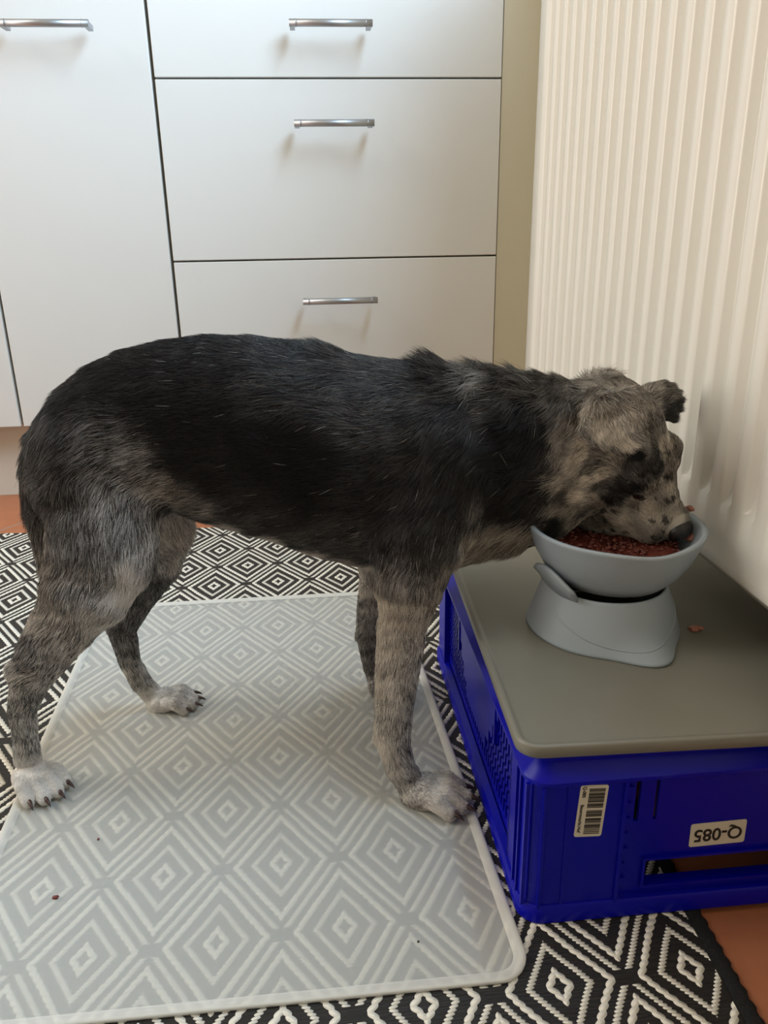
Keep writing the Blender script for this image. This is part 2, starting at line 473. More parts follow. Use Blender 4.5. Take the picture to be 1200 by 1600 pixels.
# corner posts
zl, zh = CB + 0.015, 0.1265
pw = 0.071
for (sx, sy) in ((0, 0), (1, 0), (0, 1), (1, 1)):
    pts = rrect(CX0 + 0.0025, CX1 - 0.0025, CY0 + 0.0025, CY1 - 0.0025, 0.015, 12)
    xe = (lambda x: x < CX0 + pw) if sx == 0 else (lambda x: x > CX1 - pw)
    ye = (lambda y: y < CY0 + 0.052) if sy == 0 else (lambda y: y > CY1 - 0.052)
    arc = [p for p in pts if xe(p[0]) and ye(p[1])]
    cxx = CX0 + pw if sx == 0 else CX1 - pw; cyy = CY0 + 0.052 if sy == 0 else CY1 - 0.052
    arc.sort(key=lambda p: math.atan2(p[1] - cyy, p[0] - cxx) % (2 * math.pi) if (sx, sy) != (1, 0) and (sx, sy) != (1, 1) else math.atan2(p[1] - cyy, p[0] - cxx))
    ex = CX0 + 0.0025 if sx == 0 else CX1 - 0.0025; ey = CY0 + 0.0025 if sy == 0 else CY1 - 0.0025
    first, last = arc[0], arc[-1]
    A = (ex, cyy) if abs(first[0] - ex) < abs(first[1] - ey) else (cxx, ey)
    B = (ex, cyy) if A == (cxx, ey) else (cxx, ey)
    arc = [A] + arc + [B]
    V = [[bm.verts.new((p[0], p[1], z)) for p in arc] for z in (zl, zh)]
    for i in range(len(arc) - 1): bm.faces.new((V[0][i], V[0][i + 1], V[1][i + 1], V[1][i]))
# shallow vertical ribs on the corner posts
for y in (CY0 + 0.020, CY0 + 0.030):
    box(bm, CX0 + 0.0005, CX0 + 0.004, y - 0.0012, y + 0.0012, zl, zh)
box(bm, CX0 + 0.0012, CX0 + 0.004, CY0 + 0.006, CY0 + 0.0085, zl, zh); box(bm, CX0 + 0.012, CX0 + 0.0145, CY0 + 0.0008, CY0 + 0.003, zl, zh)
for x in (CX0 + 0.030, CX1 - 0.030):
    box(bm, x - 0.0008, x + 0.0008, CY0 + 0.0016, CY0 + 0.004, zl, zh)
# front wall: handle opening, slots, ribs
HX0, HX1, HZ0, HZ1 = 0.4700, 0.5780, 0.0300, 0.0530
fy0, fy1 = CY0 + 0.0055, CY0 + 0.0085
xa, xb = CX0 + pw, CX1 - pw
SL = [(0.4580, 0.4615), (0.4725, 0.4750)]         # long vertical slots beside the opening
mir = CX0 + CX1
SL += [(mir - b_, mir - a_) for a_, b_ in SL]
holes = [(HX0 - 0.0018, HX1 + 0.0018, HZ0 - 0.0018, HZ1 + 0.0018)] + [(a_, b_, 0.088, 0.1245) for a_, b_ in SL]
holes = sorted(holes)
def wall_with_holes(bm, xa, xb, za, zb, y0, y1, holes):
    xs = sorted({xa, xb} | {h[0] for h in holes} | {h[1] for h in holes})
    for a_, b_ in zip(xs, xs[1:]):
        m_ = (a_ + b_) / 2
        hs = sorted([(h[2], h[3]) for h in holes if h[0] < m_ < h[1]])
        z = za
        for h0, h1 in hs:
            if h0 > z: box(bm, a_, b_, y0, y1, z, h0)
            z = h1
        if z < zb: box(bm, a_, b_, y0, y1, z, zb)
wall_with_holes(bm, xa, xb, zl, zh, fy0, fy1, holes)
for xx in (xa, xb):
    box(bm, xx - 0.0015, xx + 0.0015, CY0 + 0.0008, fy1, CB + 0.001, zh)
for x0, x1, z0, z1 in ((HX0 - 0.002, HX0, HZ0 - 0.002, HZ1 + 0.002), (HX1, HX1 + 0.002, HZ0 - 0.002, HZ1 + 0.002), (HX0, HX1, HZ1, HZ1 + 0.002), (HX0, HX1, HZ0 - 0.002, HZ0)):
    box(bm, x0, x1, CY0 + 0.003, fy1 + 0.004, z0, z1)
# wall behind: plain with the same opening
wall_with_holes(bm, xa, xb, zl, zh, CY1 - 0.0085, CY1 - 0.0055, [(HX0, HX1, HZ0, HZ1)])
# long sides: slotted lattice around a plain centre panel
def side(xs0, xs1, sgn):
    ya, yb = CY0 + 0.052, CY1 - 0.052
    z0, z1 = zl, zh
    x_in = xs0
    fr = 0.006
    box(bm, xs0, xs1, ya, yb, z0, z0 + 0.012); box(bm, xs0, xs1, ya, yb, z1 - 0.006, z1)
    ycen = (ya + yb) / 2; L = yb - ya
    n = 36; pitch = L / n
    rowz = [z0 + 0.012 + k * (z1 - 0.006 - z0 - 0.012) / 6 for k in range(7)]
    for k in rowz[1:-1]: box(bm, xs0, xs1, ya, yb, k - 0.0016, k + 0.0016)
    for i in range(n + 1):
        y = ya + i * pitch
        box(bm, xs0, xs1, max(ya, y - 0.0019), min(yb, y + 0.0019), z0 + 0.012, z1 - 0.006)
    # plain trapezoid, wider at the top
    for r in range(6):
        hw = L * (0.10 + 0.045 * r)
        hw = min(hw, L * 0.30)
        if r == 0: continue
        box(bm, xs0 - (0.0012 + r * 0.00015 if sgn < 0 else 0.0004 + r * 0.0001), xs1 + (0.0012 + r * 0.00015 if sgn > 0 else 0.0004 + r * 0.0001), ycen - hw, ycen + hw, rowz[r] - 0.0020, rowz[r + 1] + 0.0004 if r < 5 else z1 + 0.0003)
    for s in (-1, 1):
        y = ycen + s * L * 0.27
        box(bm, xs0 - (0.003 if sgn < 0 else 0), xs1 + (0.003 if sgn > 0 else 0), y - 0.0018, y + 0.0018, rowz[3], z1)
    for y in (ya, yb):
        box(bm, min(xs0, xs1 if sgn > 0 else xs0 - 0.006), max(xs1, xs1 + 0.006 if sgn > 0 else xs1), y - 0.0015, y + 0.0015, CB + 0.001, z1)
side(CX0 + 0.0085, CX0 + 0.0110, -1)
side(CX1 - 0.0110, CX1 - 0.0085, 1)
# row of little round knobs beside the post
crate = link_mesh('crate_shell', bm, m_crate, cr, True); place_local(crate, cr)
crate.data.set_sharp_from_angle(angle=math.radians(32))
bm = bmesh.new()
for k in range(7):
    z = 0.036 + k * 0.0135
    tube(bm, (0.4525 if k % 2 else 0.4535, fy0 - 0.0022, z), (0.4525 if k % 2 else 0.4535, fy0 + 0.001, z), 0.0031, 16)
place_local(link_mesh('knob_row', bm, m_crate, cr), cr)

# --- stickers on the crate (they read upside down because the crate is upturned)
def sticker(name, cx, cz, w, h, rot, yy):
    """root mesh in local xz plane facing -y; returns object and a function to add ink boxes"""
    bm = bmesh.new()
    pts = rrect(-w / 2, w / 2, -h / 2, h / 2, 0.0018, 4)
    loft(bm, [[(x, 0.0, z) for x, z in pts], [(x, 0.0004, z) for x, z in pts]])
    o = link_mesh(name, bm, m_paper, cr)
    o.matrix_parent_inverse = Matrix.Translation(-Vector(cr.location))
    o.location = (cx, yy, cz); o.rotation_euler = (0, rot, 0)
    return o
def text_mesh(name, body, size, parent, loc, rot, bold=0.0, mat=None, extrude=0.0001, sx=1.0):
    cu = bpy.data.curves.new(name, 'FONT'); cu.body = body; cu.size = size; cu.align_x = 'CENTER'; cu.align_y = 'CENTER'
    cu.extrude = extrude; cu.offset = bold
    tmp = bpy.data.objects.new(name, cu); C.objects.link(tmp)
    dg = bpy.context.evaluated_depsgraph_get()
    me = bpy.data.meshes.new_from_object(tmp.evaluated_get(dg))
    bpy.data.objects.remove(tmp)
    o = bpy.data.objects.new(name, me); C.objects.link(o); o.parent = parent
    me.materials.clear(); me.materials.append(mat or m_ink)
    o.location = loc; o.rotation_euler = rot; o.scale = (sx, 1, 1)
    return o
s1 = sticker('paper_label', 0.4250, 0.1030, 0.0200, 0.0440, math.radians(3.0), fy0 - 0.0036)
s1['label'] = 'white barcode label'
bm = bmesh.new(); rnd = random.Random(5); z = -0.0195
groups = [(-0.0195, -0.0060, 1.0), (-0.0045, 0.0010, 0.6), (0.0030, 0.0195, 1.0)]
for a_, b_, dens in groups:
    z = a_
    while z < b_:
        w_ = rnd.choice((0.00022, 0.00035, 0.0006, 0.0009)) * dens
        box(bm, -0.0035, 0.0080, -0.00025, 0.0001, z, min(b_, z + w_)); z += w_ + rnd.choice((0.0003, 0.0005, 0.0008)) 
link_mesh('barcode', bm, m_ink, s1)
text_mesh('lettering', 'Q-085', 0.0036, s1, (-0.0070, -0.0002, 0.0165), (math.radians(90), math.radians(90), 0), 0.00004)
text_mesh('lettering', 'Bauernmarkt.Hof', 0.0034, s1, (-0.0072, -0.0002, -0.0060), (math.radians(90), math.radians(90), 0), 0.00004)
s2 = sticker('paper_label', 0.5230, 0.0712, 0.0420, 0.0205, math.radians(-1.0), fy0 - 0.0007)
s2['label'] = 'white label printed Q-085 upside down'
text_mesh('lettering', 'Q-085', 0.0152, s2, (0.0, -0.0002, 0.0), (math.radians(90), math.radians(180), 0), 0.00025, sx=0.92)

# ------------------------------------------------------------------ tray on the crate
TZ = 0.1482
tr = empty('silicone_tray', (0.52, -0.88, TZ))
tag(tr, 'flat taupe silicone tray lying on top of the blue crate', 'tray')
ta = math.radians(-1.8)
def tray_ring(ins, z, r=0.016):
    out = []
    for x, y in rrect(0.0 + ins, 0.284 - ins, 0.0 + ins, 0.392 - ins, max(0.002, r - ins)):
        out.append((0.3725 + x * math.cos(ta) - y * math.sin(ta), -1.0830 + x * math.sin(ta) + y * math.cos(ta), z))
    return out
bm = bmesh.new()
loft(bm, [tray_ring(0.002, TZ), tray_ring(0.0, TZ + 0.0010), tray_ring(0.0, TZ + 0.0088), tray_ring(0.0010, TZ + 0.0100), tray_ring(0.0032, TZ + 0.0102), tray_ring(0.0042, TZ + 0.0096),
          tray_ring(0.0052, TZ + 0.0088), tray_ring(0.0070, TZ + 0.0086)])
o = link_mesh('tray_sheet', bm, m_tray, tr, True); place_local(o, tr)
for p in o.data.polygons:
    if len(p.vertices) > 4: p.use_smooth = False
TT = TZ + 0.0086

# ------------------------------------------------------------------ raised bowl
BX, BY = 0.4970, -0.9100
rb = empty('raised_bowl', (BX - 0.004, BY, TT))
tag(rb, 'blue-grey plastic pet bowl on a flared stand, filled with wet food', 'bowl')
def circ(cx, cy, z, r, n=72, fn=None):
    out = []
    for k in range(n):
        a = 2 * math.pi * k / n
        q = fn(a) if fn else (1.0, 0.0)
        out.append((cx + r * q[0] * math.cos(a), cy + r * q[0] * math.sin(a), z + q[1]))
    return out
RIMZ = 0.2490
bm = bmesh.new()
out_p = [(0.0, -0.0560), (0.018, -0.0555), (0.034, -0.0530), (0.048, -0.0465), (0.0595, -0.0350), (0.0670, -0.0215), (0.0718, -0.0090), (0.0738, -0.0025), (0.0748, -0.0004), (0.0748, 0.0012), (0.0736, 0.0022), (0.0708, 0.0016),
         (0.0692, -0.0008), (0.0660, -0.0100), (0.060, -0.0225), (0.050, -0.0345), (0.038, -0.0430), (0.022, -0.0475), (0.0, -0.0485)]
def rimdip(a):     # the rim swells a little towards the viewer side
    return (1.0 + 0.010 * math.cos(2 * (a - 1.2)), 0.0)
rings = [circ(BX, BY, RIMZ + z, max(r, 0.0004), 96, rimdip) for r, z in out_p]
for i, (r, z) in enumerate(out_p):          # tilt 1.5 deg, dip on the near side of the rim
    k = max(0.0, (z + 0.03) / 0.03)
    rings[i] = [(x, y, zz + 0.004 * k * (-math.cos(math.atan2(y - BY, x - BX) + 1.35)) * -0.0 - 0.0028 * k * math.exp(-((math.atan2(y - BY, x - BX) + 1.45) / 0.38) ** 2)) for x, y, zz in rings[i]]
loft(bm, rings, True, True)
o = link_mesh('bowl', bm, m_bowl, rb, True); place_local(o, rb)
# stand: flared skirt with a lip towards the front and a notch at the left
SX, SY = BX - 0.006, BY - 0.004
bm = bmesh.new()
def lipf(k):
    def f(a):
        d = (a - math.radians(285) + math.pi) % (2 * math.pi) - math.pi
        return (1.0 + k * (0.26 * math.exp(-(d / 0.33) ** 2)), 0.0)
    return f
notch_a = math.radians(172)
def topz(a):
    d = (a - notch_a + math.pi) % (2 * math.pi) - math.pi
    d2 = (a - math.radians(180) + math.pi) % (2 * math.pi) - math.pi
    return 0.010 * math.exp(-(d2 / 0.35) ** 2) - 0.0
H = 0.0430
sk = [(0.0650, 0.0, 1.0), (0.0660, 0.0012, 1.0), (0.0655, 0.0030, 0.95), (0.0636, 0.0085, 0.35), (0.0612, 0.0160, 0.05), (0.0578, 0.0260, 0), (0.0545, 0.0350, 0), (0.0522, 0.0410, 0), (0.0514, 0.0430, 0), (0.0500, 0.0434, 0), (0.0490, 0.0420, 0), (0.0520, 0.0330, 0), (0.0600, 0.0120, 0.05), (0.0625, 0.0010, 0.9)]
rings = []
for r, z, k in sk:
    f = lipf(k)
    ring = []
    for j in range(96):
        a = 2 * math.pi * j / 96; q = f(a)[0]
        zz = z + topz(a) * max(0.0, (z - 0.02) / 0.023)
        ring.append((SX + r * q * math.cos(a), SY + r * q * math.sin(a), TT + 0.0002 + zz))
    rings.append(ring)
loft(bm, rings, False, False)
# close the skirt (outer to inner at the foot)
o = link_mesh('stand', bm, m_bowl, rb, True); place_local(o, rb)
stand = o
# embossed crescent line on the stand
bm = bmesh.new(); pts = []
for k in range(41):
    f = k / 40; a = math.radians(196 + f * 158)
    zz = 0.034 - 0.026 * math.sin(math.pi * f) ** 0.8
    r = np.interp(zz, [q[1] for q in sk[:9]], [q[0] for q in sk[:9]]) + 0.0001
    kk = np.interp(zz, [q[1] for q in sk[:9]], [q[2] for q in sk[:9]])
    q = lipf(kk)(a)[0]
    pts.append(Vector((SX + r * q * math.cos(a), SY + r * q * math.sin(a), TT + zz)))
rings = []
for i, p in enumerate(pts):
    d = (pts[min(i + 1, 40)] - pts[max(i - 1, 0)]).normalized(); n_ = Vector((p.x - SX, p.y - SY, 0)).normalized(); u_ = d.cross(n_)
    rings.append([p + n_ * (0.0007 * math.cos(w)) + u_ * (0.0007 * math.sin(w)) for w in (2 * math.pi * j / 8 for j in range(8))])
loft(bm, rings)
link_mesh('embossed_line', bm, m_bowl, stand, True)
bm = bmesh.new()       # tab holding the bowl at the left
tabp = []
for k in range(13):
    a = math.radians(165 + 60 * k / 12)
    zz = 0.052 + 0.013 * math.sin(math.pi * k / 12)
    tabp.append((a, zz))
R1 = []
for a, zz in tabp:
    R1.append([(SX + r * math.cos(a), SY + r * math.sin(a), TT + z) for r, z in ((0.0500, 0.040), (0.0530, 0.040), (0.0500 + 0.0120, zz - 0.002), (0.0500 + 0.0112, zz), (0.0500 + 0.0080, zz - 0.001))])
loft(bm, R1)
link_mesh('locking_tab', bm, m_bowl, stand, True)

# food
bm = bmesh.new(); rnd = random.Random(3)
rr = [circ(BX, BY, RIMZ - 0.033, 0.046, 64), circ(BX, BY, RIMZ - 0.0245, 0.0560, 64)]
V = loft(bm, rr, True, False)
prev = V[-1]
for q in range(1, 12):
    R_ = 0.0560 * (1 - q / 12)
    ring = [bm.verts.new((BX + R_ * math.cos(2 * math.pi * k / 64), BY + R_ * math.sin(2 * math.pi * k / 64), RIMZ - 0.0235 + 0.004 * (1 - (q / 12 - .3) ** 2) + rnd.uniform(-0.0020, 0.0020))) for k in range(64)]
    for k in range(64): bm.faces.new((prev[k], prev[(k + 1) % 64], ring[(k + 1) % 64], ring[k]))
    prev = ring
bm.faces.new(prev)
for k in range(520):
    a = rnd.uniform(0, 2 * math.pi); r_ = 0.055 * math.sqrt(rnd.random()); s_ = rnd.uniform(0.0012, 0.0028)
    lump(bm, (BX + r_ * math.cos(a), BY + r_ * math.sin(a), RIMZ - 0.0205 + rnd.uniform(-0.001, 0.0025)), s_, s_ * rnd.uniform(0.6, 1.2), s_ * 0.7, k, 0.5, 1)
tag(link_mesh('dog_food', bm, m_food, None, True), 'minced red-brown wet food in the blue-grey bowl', 'dog food', kind='stuff')
def crumb(name, label, loc, r, mat, seed, cat='crumb', group=None, hook=False):
    bm = bmesh.new()
    lump(bm, (0, 0, 0), r[0], r[1], r[2], seed, 0.3, 2)
    if hook: lump(bm, (r[0] * 0.8, -r[1] * 0.4, r[2] * 0.3), r[0] * 0.5, r[1] * 0.6, r[2] * 0.7, seed + 1, 0.3, 2)
    o = link_mesh(name, bm, mat, None, True); o.location = loc
    tag(o, label, cat, group); return o
crumb('food_crumb', 'pinkish piece of food on the taupe tray right of the bowl stand', (0.5650, -0.9383, TT + 0.0020), (0.0055, 0.0040, 0.0024), m_crumb, 11, hook=True)
crumb('food_crumb', 'pinkish scrap stuck on the rim of the bowl by the radiator', (BX + 0.0745, BY + 0.018, RIMZ + 0.0035), (0.0034, 0.0050, 0.0030), m_crumb, 12)
crumb('food_crumb', 'small pink chunk of food inside the bowl next to the nose', (BX + 0.0630, BY - 0.012, RIMZ - 0.0120), (0.0060, 0.0045, 0.0030), m_crumb, 13)
crumb('food_crumb', 'larger dark red crumb on the frosted mat near its left edge', (0.0290, -1.0237, RUGZ + 0.0025), (0.0026, 0.0016, 0.0012), m_scrap, 14)
crumb('food_crumb', 'tiny dark red crumb on the frosted mat above the larger one', (0.0465, -0.9640, RUGZ + 0.0021), (0.0011, 0.0010, 0.0008), m_scrap, 15)
crumb('food_crumb', 'tiny dark speck on the frosted mat near its front edge', (0.3020, -1.0930, RUGZ + 0.0020), (0.0009, 0.0009, 0.0006), m_dirt, 16)
# ================================================================== dog
def _n(v): v = np.array(v, float); return v / np.linalg.norm(v)
HN = _n((0.49, -0.30, -0.82)); HE = np.array((0.74, 0.66, 0.06)); HE = _n(HE - HN * HE.dot(HN)); HU = np.cross(HN, HE)
HO = np.array((0.508, -0.888, 0.316))       # middle of the skull
def hp(n, e, u): return HO + HN * n + HE * e + HU * u

PR = []      # primitives: (kind, params, flow, smooth k)
def cap(pts, ysc=1.0, k=0.010, flow=None):
    PR.append(('cap', [tuple(map(float, p)) for p in pts], ysc, k, flow))
def ell(c, axes, radii, k=0.010, flow=None):
    PR.append(('ell', (np.array(c, float), np.array(axes, float), np.array(radii, float)), 1.0, k, flow))

# trunk and neck: x, top, bottom, y centre, half width
SEC = [(0.002, 0.312, 0.272, -0.845, 0.022), (0.010, 0.325, 0.262, -0.845, 0.034), (0.021, 0.346, 0.250, -0.845, 0.043), (0.036, 0.369, 0.250, -0.845, 0.049), (0.060, 0.386, 0.252, -0.845, 0.052),
       (0.090, 0.398, 0.258, -0.845, 0.053), (0.125, 0.405, 0.258, -0.845, 0.053), (0.160, 0.408, 0.244, -0.845, 0.056),
       (0.200, 0.406, 0.228, -0.845, 0.061), (0.240, 0.399, 0.211, -0.846, 0.065), (0.280, 0.389, 0.200, -0.848, 0.066),
       (0.320, 0.382, 0.195, -0.850, 0.063), (0.350, 0.377, 0.196, -0.853, 0.058), (0.375, 0.375, 0.200, -0.857, 0.054),
       (0.400, 0.373, 0.207, -0.862, 0.051), (0.430, 0.369, 0.216, -0.868, 0.049), (0.458, 0.364, 0.226, -0.874, 0.045), (0.482, 0.356, 0.250, -0.880, 0.037)]
_S = np.array(SEC)
def sd_trunk(P):
    x = np.clip(P[:, 0], _S[0, 0], _S[-1, 0])
    top = np.interp(x, _S[:, 0], _S[:, 1]); bot = np.interp(x, _S[:, 0], _S[:, 2])
    yc = np.interp(x, _S[:, 0], _S[:, 3]); ry = np.interp(x, _S[:, 0], _S[:, 4])
    zc = (top + bot) / 2 ; rz = (top - bot) / 2
    dx = (P[:, 0] - x); dy = (P[:, 1] - yc); dz = P[:, 2] - zc
    # egg section: fuller below the middle at the ribs
    q = np.sqrt((dy / ry) ** 2 + (dz / rz) ** 2 + 1e-12)
    g = np.sqrt((dy / ry ** 2) ** 2 + (dz / rz ** 2) ** 2 + 1e-12)
    d = q * (q - 1) / g
    d = np.maximum(d, -np.minimum(ry, rz))
    return np.where(np.abs(dx) > 0, np.sqrt(np.maximum(d, 0) ** 2 + dx ** 2) + np.minimum(d, 0) * 0, d)

def sd_cap(P, pts, ysc):
    best = np.full(len(P), 1e9); tang = np.zeros((len(P), 3))
    for a, b in zip(pts, pts[1:]):
        A = np.array(a[:3]); B = np.array(b[:3]); ra, rb_ = a[3], b[3]
        d = B - A; w = np.array((1, ysc, 1.0))
        dw = d * w; pw_ = (P - A) * w
        t = np.clip(pw_ @ dw / (dw @ dw), 0, 1)
        q = pw_ - t[:, None] * dw
        dist = np.sqrt((q ** 2).sum(1)) - (ra + (rb_ - ra) * t)
        dist = np.where(dist > 0, dist / (1 + (ysc - 1) * 0.5), dist)
        m = dist < best
        best = np.where(m, dist, best); tang[m] = d / np.linalg.norm(d)
    return best, tang
def sd_ell(P, c, ax, r):
    q = (P - c) @ ax.T
    k0 = np.sqrt(((q / r) ** 2).sum(1)) + 1e-9; k1 = np.sqrt(((q / r ** 2) ** 2).sum(1)) + 1e-9
    return np.maximum(k0 * (k0 - 1) / k1, -r.min())

HA = (HN, HE, HU)
X3 = np.eye(3)
BACK = (-1, 0, -0.12)
# haunches
cap([(0.056, -0.862, 0.318, 0.046), (0.064, -0.872, 0.270, 0.046), (0.060, -0.882, 0.235, 0.045), (0.046, -0.890, 0.205, 0.037), (0.026, -0.893, 0.178, 0.0275), (0.004, -0.895, 0.150, 0.0225),
     (-0.012, -0.897, 0.124, 0.0165), (-0.0235, -0.896, 0.096, 0.0115), (-0.029, -0.889, 0.060, 0.0104), (-0.034, -0.882, 0.034, 0.0115)], 1.45, 0.014)
cap([(-0.016, -0.896, 0.135, 0.010), (-0.022, -0.896, 0.136, 0.007)], 1.3, 0.008)
cap([(0.056, -0.830, 0.318, 0.046), (0.075, -0.815, 0.265, 0.046), (0.086, -0.800, 0.225, 0.038), (0.081, -0.786, 0.185, 0.0265), (0.056, -0.776, 0.140, 0.0175),
     (0.036, -0.770, 0.106, 0.0145), (0.0385, -0.769, 0.065, 0.0105), (0.048, -0.768, 0.036, 0.0110), (0.058, -0.767, 0.019, 0.0115)], 1.45, 0.014)
# fore legs
cap([(0.352, -0.880, 0.300, 0.050), (0.330, -0.897, 0.245, 0.042), (0.320, -0.908, 0.205, 0.030), (0.314, -0.916, 0.165, 0.0195), (0.3085, -0.924, 0.124, 0.0165), (0.3045, -0.932, 0.092, 0.0140),
     (0.3015, -0.938, 0.062, 0.0138), (0.306, -0.941, 0.040, 0.0128), (0.314, -0.942, 0.024, 0.0125)], 1.25, 0.012)
cap([(0.3015, -0.916, 0.170, 0.009), (0.295, -0.924, 0.120, 0.0065), (0.292, -0.930, 0.085, 0.0055), (0.290, -0.933, 0.068, 0.006)], 1.0, 0.006)
cap([(0.340, -0.820, 0.290, 0.048), (0.320, -0.800, 0.235, 0.038), (0.306, -0.788, 0.195, 0.026), (0.303, -0.776, 0.150, 0.018), (0.296, -0.768, 0.105, 0.0145), (0.294, -0.764, 0.078, 0.0145), (0.298, -0.762, 0.040, 0.012), (0.301, -0.762, 0.020, 0.011)], 1.25, 0.012)
cap([(0.290, -0.764, 0.080, 0.008), (0.284, -0.764, 0.076, 0.004)], 1.0, 0.005)

# paws
CLAWS = []
def paw(base, head, sc, spread=0.22, lift=0.0):
    b = np.array(base, float); h = _n((head[0], head[1], 0)); s = np.array((-h[1], h[0], 0.0))
    m = b + h * 0.010 * sc
    ell(m + np.array((0, 0, 0.0)), (h, s, (0, 0, 1)), (0.0175 * sc, 0.0172 * sc, 0.0125 * sc), 0.005, tuple(h * 0.6 + np.array((0, 0, -0.8))))
    for i, off in enumerate((-1.5, -0.5, 0.5, 1.5)):
        ln = (0.0205, 0.0275, 0.0275, 0.0205)[i] * sc
        dr_ = _n(h + s * spread * off * 0.55)
        r0 = m + s * off * 0.0086 * sc + h * 0.006 * sc
        r0[2] = b[2] + 0.0035 * sc
        k_ = r0 + dr_ * ln * 0.50; k_[2] = b[2] + 0.0035 * sc
        e_ = r0 + dr_ * ln; e_[2] = FZ + 0.0062 * sc
        cap([(*r0, 0.0062 * sc), (*k_, 0.0070 * sc), (*e_, 0.0058 * sc)], 1.0, 0.0014)
        CLAWS.append((e_ + dr_ * 0.0035 * sc + np.array((0, 0, 0.0010)), dr_, sc))
    ell(m - h * 0.004 + np.array((0, 0, -0.007 * sc)), (h, s, (0, 0, 1)), (0.016 * sc, 0.014 * sc, 0.008 * sc), 0.004)
FZ = 0.0066       # top of the mat
paw((0.3165, -0.9405, 0.0155), (0.84, -0.40), 1.10)
paw((-0.0385, -0.876, 0.0165), (0.66, -0.72), 1.02)
paw((0.060, -0.767, 0.0150), (0.95, -0.12), 0.92)
paw((0.302, -0.764, 0.0150), (0.45, -0.80), 0.90)
# tail
cap([(0.016, -0.845, 0.322, 0.015), (0.006, -0.846, 0.300, 0.0135), (0.003, -0.847, 0.262, 0.0125), (0.006, -0.850, 0.225, 0.011), (0.005, -0.850, 0.190, 0.009), (-0.006, -0.850, 0.158, 0.006)], 1.0, 0.008)
# head
BK = tuple(-HN)
ell(hp(-0.010, 0, 0.000), HA, (0.048, 0.041, 0.036), 0.014, BK)
ell(hp(0.022, 0, -0.004), HA, (0.036, 0.034, 0.030), 0.012, BK)
ell(hp(0.008, -0.022, -0.024), HA, (0.042, 0.020, 0.030), 0.014, BK)      # cheeks
ell(hp(0.008, 0.022, -0.024), HA, (0.042, 0.020, 0.030), 0.014, BK)
def hc(pts, esc=1.0, k=0.008, flow=BK):
    cap([(*hp(*p[:3]), p[3]) for p in pts], 1.0, k, flow)
hc([(0.030, 0, -0.007, 0.029), (0.058, 0, -0.010, 0.0245), (0.074, 0, -0.007, 0.0195), (0.0815, 0, -0.002, 0.0155)], k=0.010)
hc([(0.050, -0.012, -0.023, 0.0205), (0.075, -0.010, -0.016, 0.0150)], k=0.006)
hc([(0.050, 0.012, -0.023, 0.0205), (0.075, 0.010, -0.016, 0.0150)], k=0.006)
hc([(-0.015, -0.006, -0.063, 0.034), (0.020, -0.006, -0.064, 0.029), (0.048, -0.004, -0.056, 0.022), (0.070, 0, -0.038, 0.014)], k=0.012)    # throat and lower jaw
hc([(0.026, -0.020, 0.018, 0.012), (0.036, -0.024, 0.010, 0.010)], k=0.008)   # brow ridges
hc([(0.026, 0.020, 0.018, 0.012), (0.036, 0.024, 0.010, 0.010)], k=0.008)
# ears: a raised base and a flap that tips over
def ear(base, bn, fd, out, ln, wd, lift):
    cap([(*hp(*base), 0.013), (*(hp(*base) + bn * 0.010), 0.010)], 1.0, 0.009, tuple(fd))
    fs = _n(np.cross(out, fd)); fn = np.cross(fd, fs)
    c = hp(*base) + bn * 0.014
    for f, w in ((0.10, 0.52), (0.30, 0.50), (0.50, 0.42), (0.70, 0.30), (0.88, 0.16)):
        ell(c + fd * f * ln + out * lift * math.sin(f * 2.6), (fd, fs, fn), (ln * 0.20, max(0.005, wd * w), 0.0042), 0.006, tuple(fd))
ear((-0.038, -0.034, 0.016), _n(-HE * 0.7 + HU * 0.6), _n(HN * 0.88 - HE * 0.05 + HU * 0.16), _n(-HE * 0.75 + HU * 0.6), 0.047, 0.050, 0.004)
# far ear: a rounded flap standing off the skull and tipping over
_b = hp(-0.022, 0.030, 0.008)
for e_ in ((0.5500, -0.858, 0.3565), (0.5590, -0.856, 0.3545), (0.5665, -0.853, 0.3490), (0.5715, -0.850, 0.3415), (0.5700, -0.852, 0.3330), (0.5640, -0.856, 0.3265)):
    e_ = np.array(e_); m_ = (_b + e_) / 2 + _n((-0.35, -0.80, 0.45)) * 0.003
    cap([(*_b, 0.0100), (*m_, 0.0062), (*e_, 0.0036)], 1.0, 0.005, tuple(_n(e_ - _b)))
NOSE = hp(0.0890, -0.003, 0.0020)

def dog_sdf(P, want=False):
    d = sd_trunk(P); W = None
    if want:
        fl = [np.tile(np.array(BACK, float), (len(P), 1))]; ds = [d]
        nk = np.clip((P[:, 0] - 0.36) / 0.05, 0, 1)[:, None]
        fl[0] = fl[0] * (1 - nk) + np.array((-0.75, 0, -0.55)) * nk
    for kind, pr, ysc, k, flow in PR:
        if kind == 'cap':
            e, tg = sd_cap(P, pr, ysc)
        else:
            e = sd_ell(P, *pr); tg = None
        h = np.clip(0.5 + 0.5 * (e - d) / k, 0, 1)
        if want:
            ds.append(e); fl.append(np.tile(np.array(flow, float), (len(P), 1)) if flow is not None else (tg if tg is not None else np.tile((0, 0, -1.0), (len(P), 1))))
        d = e * (1 - h) + d * h - k * h * (1 - h)
    d = np.maximum(d, np.where(P[:, 0] < 0.40, FZ + 0.0002, -1.0) - P[:, 2])
    if want:
        D = np.array(ds); w = np.exp(-(D - D.min(0)) / 0.006); w /= w.sum(0)
        F = sum(w[i][:, None] * fl[i] for i in range(len(fl)))
        return d, F
    return d

